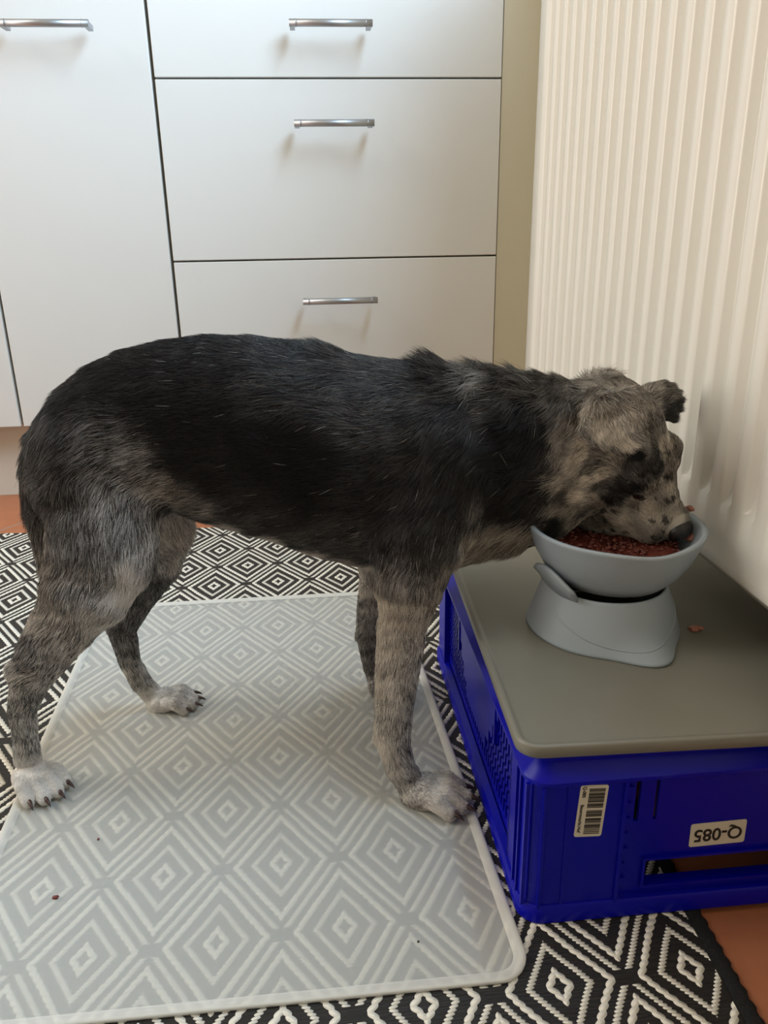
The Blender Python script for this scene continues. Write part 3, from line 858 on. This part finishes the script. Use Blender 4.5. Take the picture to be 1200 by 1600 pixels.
def surface_nets(f, lo, hi, h):
    """two-pass sampling: coarse grid first, fine values only near the surface"""
    q = 4
    n = [int(math.ceil((hi[i] - lo[i]) / h / q)) * q + 1 for i in range(3)]
    nx, ny, nz = n
    ax_ = [lo[i] + h * np.arange(n[i]) for i in range(3)]
    G = np.stack(np.meshgrid(*[a[::q] for a in ax_], indexing='ij'), -1)
    Cc = f(G.reshape(-1, 3)).reshape(G.shape[:3])
    V = Cc
    for a in range(3):
        V = np.repeat(V, q, axis=a)
        V = V[tuple(slice(0, n[i]) if i == a else slice(None) for i in range(3))]
    V = V.copy()
    near = np.abs(Cc) < h * q * 2.2
    J = np.argwhere(near)
    offs = np.stack(np.meshgrid(*[np.arange(-q // 2, q // 2 + 1)] * 3, indexing='ij'), -1).reshape(-1, 3)
    msk = np.zeros((nx, ny, nz), bool)
    for o_ in offs:
        K = J * q + o_
        ok = ((K >= 0) & (K < np.array(n))).all(1); K = K[ok]
        msk[K[:, 0], K[:, 1], K[:, 2]] = True
    # sign for the far cells must come from the coarse value; all others are evaluated
    K = np.argwhere(msk)
    vals = np.empty(len(K))
    for i0 in range(0, len(K), 200000):
        kk = K[i0:i0 + 200000]
        vals[i0:i0 + 200000] = f(np.array(lo) + h * kk)
    V[msk] = vals
    S = V < 0
    c8 = [(a, b, c) for a in (0, 1) for b in (0, 1) for c in (0, 1)]
    def sl(A, a, b, c): return A[a:nx - 1 + a, b:ny - 1 + b, c:nz - 1 + c]
    cnt = sum(sl(S, *c).astype(int) for c in c8)
    act = (cnt > 0) & (cnt < 8)
    idx = -np.ones(act.shape, int); idx[act] = np.arange(act.sum())
    I = np.argwhere(act)
    acc = np.zeros((len(I), 3)); num = np.zeros(len(I))
    for a in c8:
        for ax in range(3):
            if a[ax]: continue
            b = list(a); b[ax] = 1
            va = V[I[:, 0] + a[0], I[:, 1] + a[1], I[:, 2] + a[2]]; vb = V[I[:, 0] + b[0], I[:, 1] + b[1], I[:, 2] + b[2]]
            m = (va < 0) != (vb < 0)
            t = np.where(m, va / np.where(m, va - vb, 1), 0)
            p = np.tile(np.array(a, float), (len(I), 1)); p[:, ax] += t
            acc[m] += p[m]; num[m] += 1
    verts = np.array(lo) + h * (I + acc / num[:, None])
    faces = []
    for ax in range(3):
        o1, o2 = (ax + 1) % 3, (ax + 2) % 3
        A = S; sA = [slice(1, -1)] * 3; sA[ax] = slice(0, -1); sB = list(sA); sB[ax] = slice(1, None)
        a, b = A[tuple(sA)], A[tuple(sB)]
        J = np.argwhere(a != b); J[:, o1] += 1; J[:, o2] += 1
        fl = A[J[:, 0], J[:, 1], J[:, 2]]
        def cell(d1, d2):
            K = J.copy(); K[:, o1] -= d1; K[:, o2] -= d2
            return idx[K[:, 0], K[:, 1], K[:, 2]]
        q = np.stack([cell(0, 0), cell(1, 0), cell(1, 1), cell(0, 1)], 1)
        q[~fl] = q[~fl][:, ::-1]
        faces.append(q)
    return verts, np.concatenate(faces)
BL = np.array([(0.074,-0.878,0.377,0.05,0.0,0.0186),(0.151,-0.875,0.394,0.06,0.0,0.0186),(0.226,-0.884,0.383,0.09,0.0,0.0186),(0.277,-0.887,0.372,0.11,0.0,0.0186),(0.329,-0.889,0.36,0.11,0.0,0.0186),(0.351,-0.916,0.323,0.06,0.0,0.0186),(0.148,-0.9,0.338,0.04,0.0,0.0186),(0.223,-0.909,0.316,0.03,0.0,0.0186),(0.299,-0.914,0.282,0.06,0.0,0.0186),(0.277,-0.901,0.238,0.1,0.0,0.0124),(0.193,-0.895,0.269,0.07,0.0,0.0155),(0.166,-0.9,0.305,0.05,0.0,0.0155),(0.032,-0.891,0.33,0.1,0.0,0.0124),(0.032,-0.896,0.294,0.12,0.0,0.0124),(0.073,-0.897,0.335,0.18,0.0,0.0124),(0.101,-0.897,0.318,0.26,0.0,0.0112),(0.106,-0.891,0.289,0.32,0.0,0.0099),(0.077,-0.902,0.278,0.32,0.0,0.0124),(0.045,-0.908,0.254,0.22,0.2,0.0124),(0.096,-0.897,0.258,0.32,0.0,0.0087),(0.021,-0.903,0.225,0.3,0.6,0.0074),(0.057,-0.914,0.222,0.36,0.0,0.0112),(0.1,-0.896,0.246,0.85,0.1,0.0056),(0.089,-0.905,0.228,0.92,0.1,0.0056),(0.074,-0.908,0.206,0.88,0.1,0.0056),(0.056,-0.91,0.185,0.62,0.1,0.0062),(0.01,-0.905,0.191,0.42,0.7,0.0056),(0.03,-0.912,0.182,0.4,0.1,0.0087),(0.124,-0.889,0.29,0.36,0.5,0.0062),(0.142,-0.889,0.284,0.34,0.5,0.0062),(0.161,-0.887,0.271,0.3,0.5,0.0062),(0.116,-0.88,0.274,0.08,0.0,0.005),(-0.004,-0.909,0.152,0.15,0.1,0.0074),(0.018,-0.908,0.147,0.5,0.1,0.0074),(-0.019,-0.906,0.133,0.5,0.3,0.005),(-0.01,-0.905,0.109,0.28,0.0,0.0074),(-0.022,-0.897,0.068,0.45,0.0,0.0074),(-0.029,-0.891,0.04,0.75,0.0,0.005),(-0.025,-0.901,0.027,0.95,0.1,0.0087),(-0.011,-0.914,0.018,0.95,0.1,0.0087),(0.112,-0.822,0.229,0.66,0.6,0.0074),(0.105,-0.815,0.2,0.58,0.5,0.0074),(0.102,-0.892,0.233,0.22,0.2,0.0062),(0.069,-0.794,0.152,0.12,0.0,0.0087),(0.043,-0.783,0.116,0.12,0.0,0.0074),(0.044,-0.777,0.086,0.2,0.0,0.0074),(0.05,-0.774,0.054,0.5,0.2,0.0062),(0.063,-0.775,0.026,0.88,0.2,0.0074),(0.091,-0.781,0.02,0.8,0.2,0.0074),(0.173,-0.865,0.244,0.6,0.5,0.005),(0.208,-0.866,0.23,0.66,0.6,0.005),(0.245,-0.872,0.217,0.62,0.6,0.005),(0.273,-0.869,0.207,0.5,0.6,0.005),(0.192,-0.888,0.258,0.12,0.0,0.0062),(0.234,-0.887,0.235,0.12,0.0,0.0074),(0.323,-0.926,0.268,0.07,0.1,0.0124),(0.344,-0.929,0.246,0.11,0.2,0.0087),(0.308,-0.925,0.246,0.12,0.2,0.0087),(0.302,-0.925,0.218,0.32,0.6,0.0074),(0.323,-0.931,0.219,0.2,0.4,0.0074),(0.351,-0.921,0.222,0.28,0.5,0.0062),(0.295,-0.92,0.189,0.78,0.9,0.005),(0.317,-0.931,0.191,0.52,0.8,0.0074),(0.335,-0.925,0.187,0.3,0.6,0.005),(0.296,-0.928,0.154,0.8,0.8,0.0043),(0.308,-0.934,0.15,0.55,0.7,0.0056),(0.322,-0.931,0.148,0.38,0.4,0.0043),(0.294,-0.934,0.114,0.8,0.8,0.0043),(0.307,-0.94,0.11,0.52,0.6,0.0056),(0.32,-0.931,0.102,0.25,0.3,0.0037),(0.292,-0.94,0.085,0.6,0.6,0.0043),(0.306,-0.945,0.081,0.4,0.5,0.0056),(0.315,-0.94,0.069,0.24,0.2,0.0043),(0.292,-0.945,0.066,0.88,0.7,0.0043),(0.314,-0.948,0.046,0.32,0.3,0.0056),(0.303,-0.951,0.043,0.8,0.6,0.005),(0.322,-0.952,0.028,0.6,0.5,0.0056),(0.334,-0.968,0.027,0.82,0.5,0.0062),(0.351,-0.973,0.016,0.78,0.5,0.0062),(0.292,-0.789,0.15,0.6,0.7,0.0056),(0.294,-0.781,0.109,0.34,0.5,0.0056),(0.298,-0.773,0.059,0.22,0.4,0.0056),(0.376,-0.904,0.237,0.45,0.9,0.0074),(0.404,-0.902,0.239,0.4,0.9,0.0074),(0.38,-0.896,0.349,0.08,0.1,0.0099),(0.376,-0.876,0.369,0.34,0.2,0.005),(0.384,-0.88,0.367,0.42,0.3,0.0043),(0.388,-0.897,0.349,0.22,0.4,0.005),(0.41,-0.882,0.366,0.14,0.4,0.0074),(0.436,-0.885,0.364,0.18,0.5,0.0074),(0.405,-0.908,0.329,0.04,0.2,0.0124),(0.4,-0.913,0.288,0.05,0.2,0.0124),(0.378,-0.915,0.278,0.2,0.4,0.005),(0.43,-0.917,0.298,0.05,0.2,0.0056),(0.463,-0.888,0.36,0.28,0.6,0.0062),(0.483,-0.907,0.361,0.4,0.7,0.0062),(0.497,-0.937,0.356,0.4,0.8,0.0056),(0.531,-0.87,0.355,0.34,0.7,0.005),(0.555,-0.863,0.35,0.2,0.6,0.0043),(0.562,-0.86,0.332,0.09,0.4,0.0043),(0.465,-0.929,0.353,0.52,0.9,0.0043),(0.458,-0.906,0.346,0.36,0.8,0.0043),(0.443,-0.912,0.329,0.32,0.8,0.0043),(0.472,-0.939,0.34,0.6,0.9,0.0031),(0.481,-0.946,0.331,0.62,0.9,0.0025),(0.464,-0.917,0.319,0.56,0.9,0.0037),(0.456,-0.918,0.309,0.58,0.9,0.0031),(0.476,-0.92,0.316,0.22,0.7,0.0031),(0.477,-0.944,0.325,0.25,0.7,0.0025),(0.472,-0.919,0.305,0.18,0.6,0.0031),(0.488,-0.948,0.32,0.02,0.5,0.0022),(0.489,-0.923,0.307,0.48,0.9,0.0022),(0.48,-0.92,0.298,0.5,0.9,0.0025),(0.468,-0.918,0.289,0.5,0.9,0.0025),(0.461,-0.917,0.278,0.66,1.0,0.0025),(0.44,-0.916,0.314,0.3,0.8,0.0043),(0.438,-0.918,0.293,0.36,0.9,0.0043),(0.448,-0.917,0.278,0.12,0.6,0.0031),(0.438,-0.915,0.27,0.24,0.7,0.0037),(0.485,-0.918,0.283,0.14,0.5,0.0031),(0.5,-0.923,0.283,0.09,0.4,0.0037),(0.506,-0.929,0.299,0.12,0.4,0.0037),(0.515,-0.924,0.318,0.18,0.5,0.0037),(0.495,-0.948,0.336,0.28,0.6,0.0037),(0.493,-0.915,0.27,0.1,0.4,0.0031),(0.474,-0.914,0.273,0.4,0.9,0.0025),(0.485,-0.908,0.262,0.48,0.9,0.0025),(0.534,-0.914,0.315,0.56,0.9,0.0031),(0.53,-0.913,0.326,0.25,0.6,0.0025),(0.536,-0.919,0.297,0.22,1.0,0.0025),(0.515,-0.933,0.3,0.12,0.4,0.0031),(0.523,-0.926,0.281,0.5,0.9,0.0031),(0.512,-0.921,0.271,0.4,0.8,0.0031),(0.537,-0.921,0.273,0.62,0.8,0.0031),(0.521,-0.922,0.262,0.7,0.9,0.0037),(0.506,-0.914,0.252,0.66,0.9,0.0037),(0.517,-0.916,0.24,0.72,0.8,0.0037),(0.538,-0.924,0.257,0.74,0.8,0.0037),(0.496,-0.909,0.256,0.4,0.9,0.0031),(0.461,-0.913,0.262,0.26,1.0,0.005),(0.489,-0.887,0.236,0.3,1.0,0.005),(0.446,-0.91,0.253,0.08,0.8,0.0037),(0.428,-0.912,0.324,0.05,0.2,0.005),(0.428,-0.901,0.348,0.08,0.3,0.0043),(0.429,-0.915,0.273,0.08,0.3,0.0043),(0.444,-0.904,0.242,0.08,0.4,0.0031)])  # coat markings, plus a dark spot painting the near ear's shadow below its tip

# ------------------------------------------------------------------ dog body mesh
Vd, Fd = surface_nets(dog_sdf, (-0.075, -0.995, -0.004), (0.625, -0.720, 0.425), 0.0022)
me = bpy.data.meshes.new('dog'); me.from_pydata(Vd.tolist(), [], Fd.tolist()); me.update()
for p_ in me.polygons: p_.use_smooth = True
dog = bpy.data.objects.new('dog', me); C.objects.link(dog)
tag(dog, 'black and grey dog with white paws standing on the mat, eating from bowl', 'dog')

def fnoise(P, sc, seed):
    """cheap smooth noise: sum of sines"""
    r = np.random.RandomState(seed); o = np.zeros(len(P))
    for k in range(7):
        w = r.normal(size=3) * sc; o += np.sin(P @ w + r.uniform(0, 6.28))
    return o / 2.6
def coat(P):
    """white share and warmth of the coat at each point, from the markings list with its painted ear shadow"""
    G = np.zeros(len(P)); T = np.zeros(len(P))
    w3 = np.array((1.0, 0.45, 1.0))
    for i0 in range(0, len(P), 20000):
        q = P[i0:i0 + 20000].copy()
        q = q[:, None, :] - BL[None, :, :3]
        # the far side mirrors the near side
        d2 = ((q * w3) ** 2).sum(2)
        s = BL[None, :, 5] * np.where(BL[None, :, 0] > 0.44, 0.8, np.where((BL[None, :, 2] < 0.2) & (BL[None, :, 2] > 0.045), 1.5, 1.0))
        w = np.exp(-d2 / (2 * s ** 2)) + 1e-5 * (0.01 ** 2) / (d2 + 1e-6)
        w /= w.sum(1, keepdims=True)
        g_ = w @ BL[:, 3]
        hd = P[i0:i0 + 20000, 0] > 0.44
        lo_ = (P[i0:i0 + 20000, 2] < 0.20) & (P[i0:i0 + 20000, 0] < 0.40)
        g_ = np.where(lo_, g_ ** 0.85, g_)
        G[i0:i0 + 20000] = np.clip(np.where(hd, (g_ - 0.30) * 1.22 + 0.30, (g_ - 0.035) * 1.04), 0, 1); T[i0:i0 + 20000] = w @ BL[:, 4]
    return G, T
BLACK = np.array((0.0042, 0.0042, 0.0048)); WHITE = np.array((0.95, 0.93, 0.90)); TAN = np.array((0.90, 0.80, 0.67))
Gv, Tv = coat(Vd)
cl = BLACK + (WHITE * (1 - Tv[:, None]) + TAN * Tv[:, None] - BLACK) * (Gv[:, None] ** 1.8) * 0.72
att = me.color_attributes.new('skin_color', 'FLOAT_COLOR', 'POINT')
att.data.foreach_set('color', np.c_[cl, np.ones(len(cl))].astype(np.float32).ravel())
m_skin, t, b = new_mat('dog_skin', (0.05, 0.05, 0.05), 0.75, 0.2)
a_ = t.nodes.new('ShaderNodeAttribute'); a_.attribute_name = 'skin_color'; t.links.new(a_.outputs['Color'], b.inputs['Base Color'])
me.materials.append(m_skin)

# ------------------------------------------------------------------ fur strands
m_fur, t, b = new_mat('dog_fur', (0.05, 0.05, 0.05), 0.38, 0.30)
a_ = t.nodes.new('ShaderNodeAttribute'); a_.attribute_name = 'fur_color'; t.links.new(a_.outputs['Color'], b.inputs['Base Color'])

def build_fur(NS):
    rs = np.random.RandomState(7)
    Q = np.array(Fd)
    tri = np.concatenate([Q[:, [0, 1, 2]], Q[:, [0, 2, 3]]])
    A, B_, C_ = Vd[tri[:, 0]], Vd[tri[:, 1]], Vd[tri[:, 2]]
    cr_ = np.cross(B_ - A, C_ - A); ar = np.linalg.norm(cr_, axis=1) / 2
    # vertex normals
    Nv = np.zeros_like(Vd)
    for k in range(3): np.add.at(Nv, tri[:, k], cr_)
    Nv /= np.linalg.norm(Nv, axis=1, keepdims=True) + 1e-12
    fn = cr_ / (2 * ar[:, None] + 1e-12)
    ctr = (A + B_ + C_) / 3
    wgt = ar * np.where(fn[:, 1] > 0.35, 0.35, 1.0)
    wgt = wgt * np.where(ctr[:, 0] > 0.44, 4.0, 1.0) * np.where((ctr[:, 2] < 0.21) & (ctr[:, 0] < 0.4), 2.2, 1.0) * np.where((ctr[:, 2] < 0.045) & (ctr[:, 0] < 0.4), 2.0, 1.0)
    wgt[ctr[:, 2] < FZ + 0.001] = 0
    idx = rs.choice(len(tri), NS, p=wgt / wgt.sum())
    u = rs.rand(NS); v = rs.rand(NS); m = u + v > 1; u[m] = 1 - u[m]; v[m] = 1 - v[m]
    w = 1 - u - v
    P = A[idx] * w[:, None] + B_[idx] * u[:, None] + C_[idx] * v[:, None]
    T3 = tri[idx]
    N = Nv[T3[:, 0]] * w[:, None] + Nv[T3[:, 1]] * u[:, None] + Nv[T3[:, 2]] * v[:, None]
    N /= np.linalg.norm(N, axis=1, keepdims=True)
    _, Fv = dog_sdf(Vd, True)
    Fl = Fv[T3[:, 0]] * w[:, None] + Fv[T3[:, 1]] * u[:, None] + Fv[T3[:, 2]] * v[:, None]
    x, y, z = P.T
    # neck ruff swirls and tail run
    H = P - HO; hn = H @ HN; he = H @ HE; hu = H @ HU
    head = np.clip((hn + np.abs(hu) * 0.0 + 0.055) / 0.03, 0, 1) * (x > 0.43)
    L = np.full(NS, 0.0115)
    neck = np.clip((x - 0.335) / 0.05, 0, 1) * (1 - head) * np.clip((z - 0.19) / 0.03, 0, 1)
    L = L * (1 - neck) + 0.0185 * neck
    leg = np.clip((0.20 - z) / 0.05, 0, 1) * (x < 0.43)
    L = L * (1 - leg) + 0.0075 * leg
    L = np.where((z < 0.035) & (x < 0.42), 0.0040, L)
    muz = np.clip((hn - 0.01) / 0.05, 0, 1)
    L = L * (1 - head) + (0.0080 * (1 - muz) + 0.0046 * muz) * head
    tail = (x < 0.022) & (np.abs(y + 0.848) < 0.017) & (z < 0.30)
    L = np.where(tail, 0.017, L)
    lift = np.full(NS, 0.16) + 0.22 * neck + 0.05 * rs.randn(NS)
    lift = np.where(head > 0.5, 0.13 + 0.10 * muz, lift) + np.where(leg > 0.5, 0.04, 0)
    for cx, cz, r_, dl, df in ((0.262, 0.396, 0.012, 0.007, 0.35), (0.352, 0.380, 0.012, 0.010, 0.75), (0.405, 0.374, 0.015, 0.004, 0.2), (0.150, 0.245, 0.03, 0.003, 0.25)):
        g = np.exp(-((x - cx) ** 2 + (z - cz) ** 2) / (2 * r_ ** 2)); L += dl * g; lift += df * g
    L *= rs.uniform(0.65, 1.15, NS)
    # dead-straight flow gets a correlated wander so that locks form
    k = 1.0 + 1.2 * neck + 0.7 * head
    wv = np.stack([fnoise(P, 130, 11), fnoise(P, 130, 12), fnoise(P, 130, 13)], 1) * 0.20 * k[:, None]
    Fl = Fl / (np.linalg.norm(Fl, axis=1, keepdims=True) + 1e-9)
    Fl = Fl + wv + rs.randn(NS, 3) * 0.13
    Tn = Fl - N * (Fl * N).sum(1, keepdims=True)
    Tn /= np.linalg.norm(Tn, axis=1, keepdims=True) + 1e-9
    lift = np.clip(lift + 0.12 * fnoise(P, 200, 14) * (0.4 + neck - 0.2 * head), 0.05, 1.2)
    S = np.array((0.0, 0.33, 0.68, 1.0))
    pts = np.empty((NS, 4, 3))
    for i, s in enumerate(S):
        up = lift * s * (1.25 - 0.55 * s)
        pts[:, i] = P - N * 0.0001 + Tn * (L * s)[:, None] * np.sqrt(np.maximum(0.2, 1 - lift ** 2 * 0.5))[:, None] + N * (L * up)[:, None]
    # colour
    G, T = coat(P)
    st = fnoise(P * np.array((1, 1, 1.0)), 260, 21) * 0.5 + fnoise(P - Tn * 0.01, 600, 22) * 0.35
    amp = (1.5 + 0.9 * leg + 0.3 * head + 0.6 * (x < 0.13)) * np.clip(G * (1 - G), 0.0, 1)
    s = G + amp * (0.62 * rs.randn(NS) + 0.50 * st)
    rare = rs.rand(NS) < np.clip(G * 0.14, 0.001, 0.12)
    s = np.where(rare, np.maximum(s, 0.55), s)
    s = np.clip(s, 0, 1) ** 1.10
    spot = (muz > 0.35) & (head > 0.5) & (fnoise(P, 420, 31) > 1.0)
    s = np.where(spot, s * 0.15, s * (1 - 0.28 * muz * head * np.clip(fnoise(P, 150, 33) + 0.3, 0, 2)))
    tone = WHITE * (1 - T[:, None]) + TAN * T[:, None]
    col = BLACK + (tone - BLACK) * s[:, None] * (0.85 + 0.15 * rs.rand(NS))[:, None]
    # rusty stain between the far eye and the muzzle
    st_ = np.exp(-((hn - 0.050) ** 2 + (he - 0.020) ** 2 + (hu - 0.014) ** 2) / (2 * 0.007 ** 2))
    col = col * (1 - 0.5 * st_[:, None]) + np.array((0.10, 0.035, 0.02)) * 0.5 * st_[:, None]
    rd = np.where(head > 0.5, 0.00012, np.where(leg > 0.5, 0.00013, 0.00013))
    rad_ = np.stack([rd, rd * 0.9, rd * 0.6, rd * 0.15], 1)
    keep = np.linalg.norm(P - NOSE, axis=1) > 0.0150
    return pts[keep], rad_[keep], col[keep]

pts, rads, cols = build_fur(430000)
hc_ = bpy.data.hair_curves.new('fur'); hc_.add_curves([4] * len(pts))
hc_.points.foreach_set('position', pts.astype(np.float32).ravel())
ra_ = hc_.attributes.get('radius') or hc_.attributes.new('radius', 'FLOAT', 'POINT')
ra_.data.foreach_set('value', rads.astype(np.float32).ravel())
ca_ = hc_.attributes.new('fur_color', 'FLOAT_COLOR', 'CURVE')
ca_.data.foreach_set('color', np.c_[cols, np.ones(len(cols))].astype(np.float32).ravel())
hc_.materials.append(m_fur)
fur = bpy.data.objects.new('fur', hc_); C.objects.link(fur); fur.parent = dog

# ------------------------------------------------------------------ nose, eyes, claws
m_nose = varied('nose_leather', (0.008, 0.007, 0.007), (0.02, 0.018, 0.017), 500, 0.42, 0.5, 0.5, 900)
m_eye, _, _ = new_mat('dark_eye', (0.006, 0.004, 0.003), 0.08, 0.6)
m_lid, _, _ = new_mat('eyelid', (0.010, 0.009, 0.009), 0.5)
m_claw = varied('claw_horn', (0.030, 0.012, 0.010), (0.07, 0.035, 0.028), 300, 0.3)
bm = bmesh.new()
bmesh.ops.create_icosphere(bm, subdivisions=4, radius=1.0)
for v in bm.verts:
    c = v.co.copy()
    wd = 1.0 - 0.28 * max(0.0, -c.z)               # narrower below
    e_, n_, u_ = c.x * 0.0140 * wd, c.y * 0.0095, c.z * 0.0118
    for s_ in (-1, 1):                            # nostrils
        dd = math.hypot(e_ - s_ * 0.0062, u_ + 0.0010)
        if n_ > 0: n_ -= 0.0042 * math.exp(-(dd / 0.0026) ** 2)
    if n_ > 0: n_ -= 0.0015 * math.exp(-(e_ / 0.0009) ** 2)
    v.co = Vector(NOSE + HN * n_ + HE * e_ + HU * u_)
nose = link_mesh('nose', bm, m_nose, dog, True); nose['label'] = 'black leathery nose'
for s_ in (-1, 1):
    c = hp(0.040, s_ * 0.0285, 0.004)
    od = _n(HE * s_ * 0.75 + HU * 0.55 + HN * 0.35)
    bm = bmesh.new(); bmesh.ops.create_uvsphere(bm, u_segments=24, v_segments=16, radius=0.0072)
    for v in bm.verts: v.co += Vector(c - od * 0.0015)
    e = link_mesh('eye', bm, m_eye, dog, True)
    bm = bmesh.new(); rings = []
    ax = _n(HN - od * HN.dot(od)); up = np.cross(od, ax)
    for k in range(20):
        a = 2 * math.pi * k / 20
        cc = c + od * 0.0030 + ax * 0.0068 * math.cos(a) + up * 0.0038 * math.sin(a) - od * 0.0012 * abs(math.cos(a))
        rd_ = _n(ax * math.cos(a) + up * math.sin(a))
        rings.append([Vector(cc + rd_ * 0.0014 * math.cos(w) + od * 0.0014 * math.sin(w)) for w in (2 * math.pi * j / 8 for j in range(8))])
    rings.append(rings[0])
    Vv = [[bm.verts.new(p) for p in r_] for r_ in rings[:-1]]
    for i in range(20):
        for j in range(8): bm.faces.new((Vv[i][j], Vv[i][(j + 1) % 8], Vv[(i + 1) % 20][(j + 1) % 8], Vv[(i + 1) % 20][j]))
    link_mesh('eyelid', bm, m_lid, e, True)
for pos, d_, sc_ in CLAWS:
    bm = bmesh.new(); rings = []
    side_ = np.array((-d_[1], d_[0], 0.0))
    for i in range(7):
        f = i / 6
        c = pos + d_ * (0.0105 * f * sc_) + np.array((0, 0, 0.0012 * math.sin(math.pi * f * 0.6) - 0.0042 * f * f))
        c[2] = max(c[2], FZ + 0.0008)
        r_ = 0.0026 * sc_ * (1 - f) ** 0.6 + 0.0002
        rings.append([Vector(c + side_ * r_ * 0.8 * math.cos(w) + np.array((0, 0, 1.0)) * r_ * math.sin(w)) for w in (2 * math.pi * j / 10 for j in range(10))])
    loft(bm, rings); link_mesh('claw', bm, m_claw, dog, True)
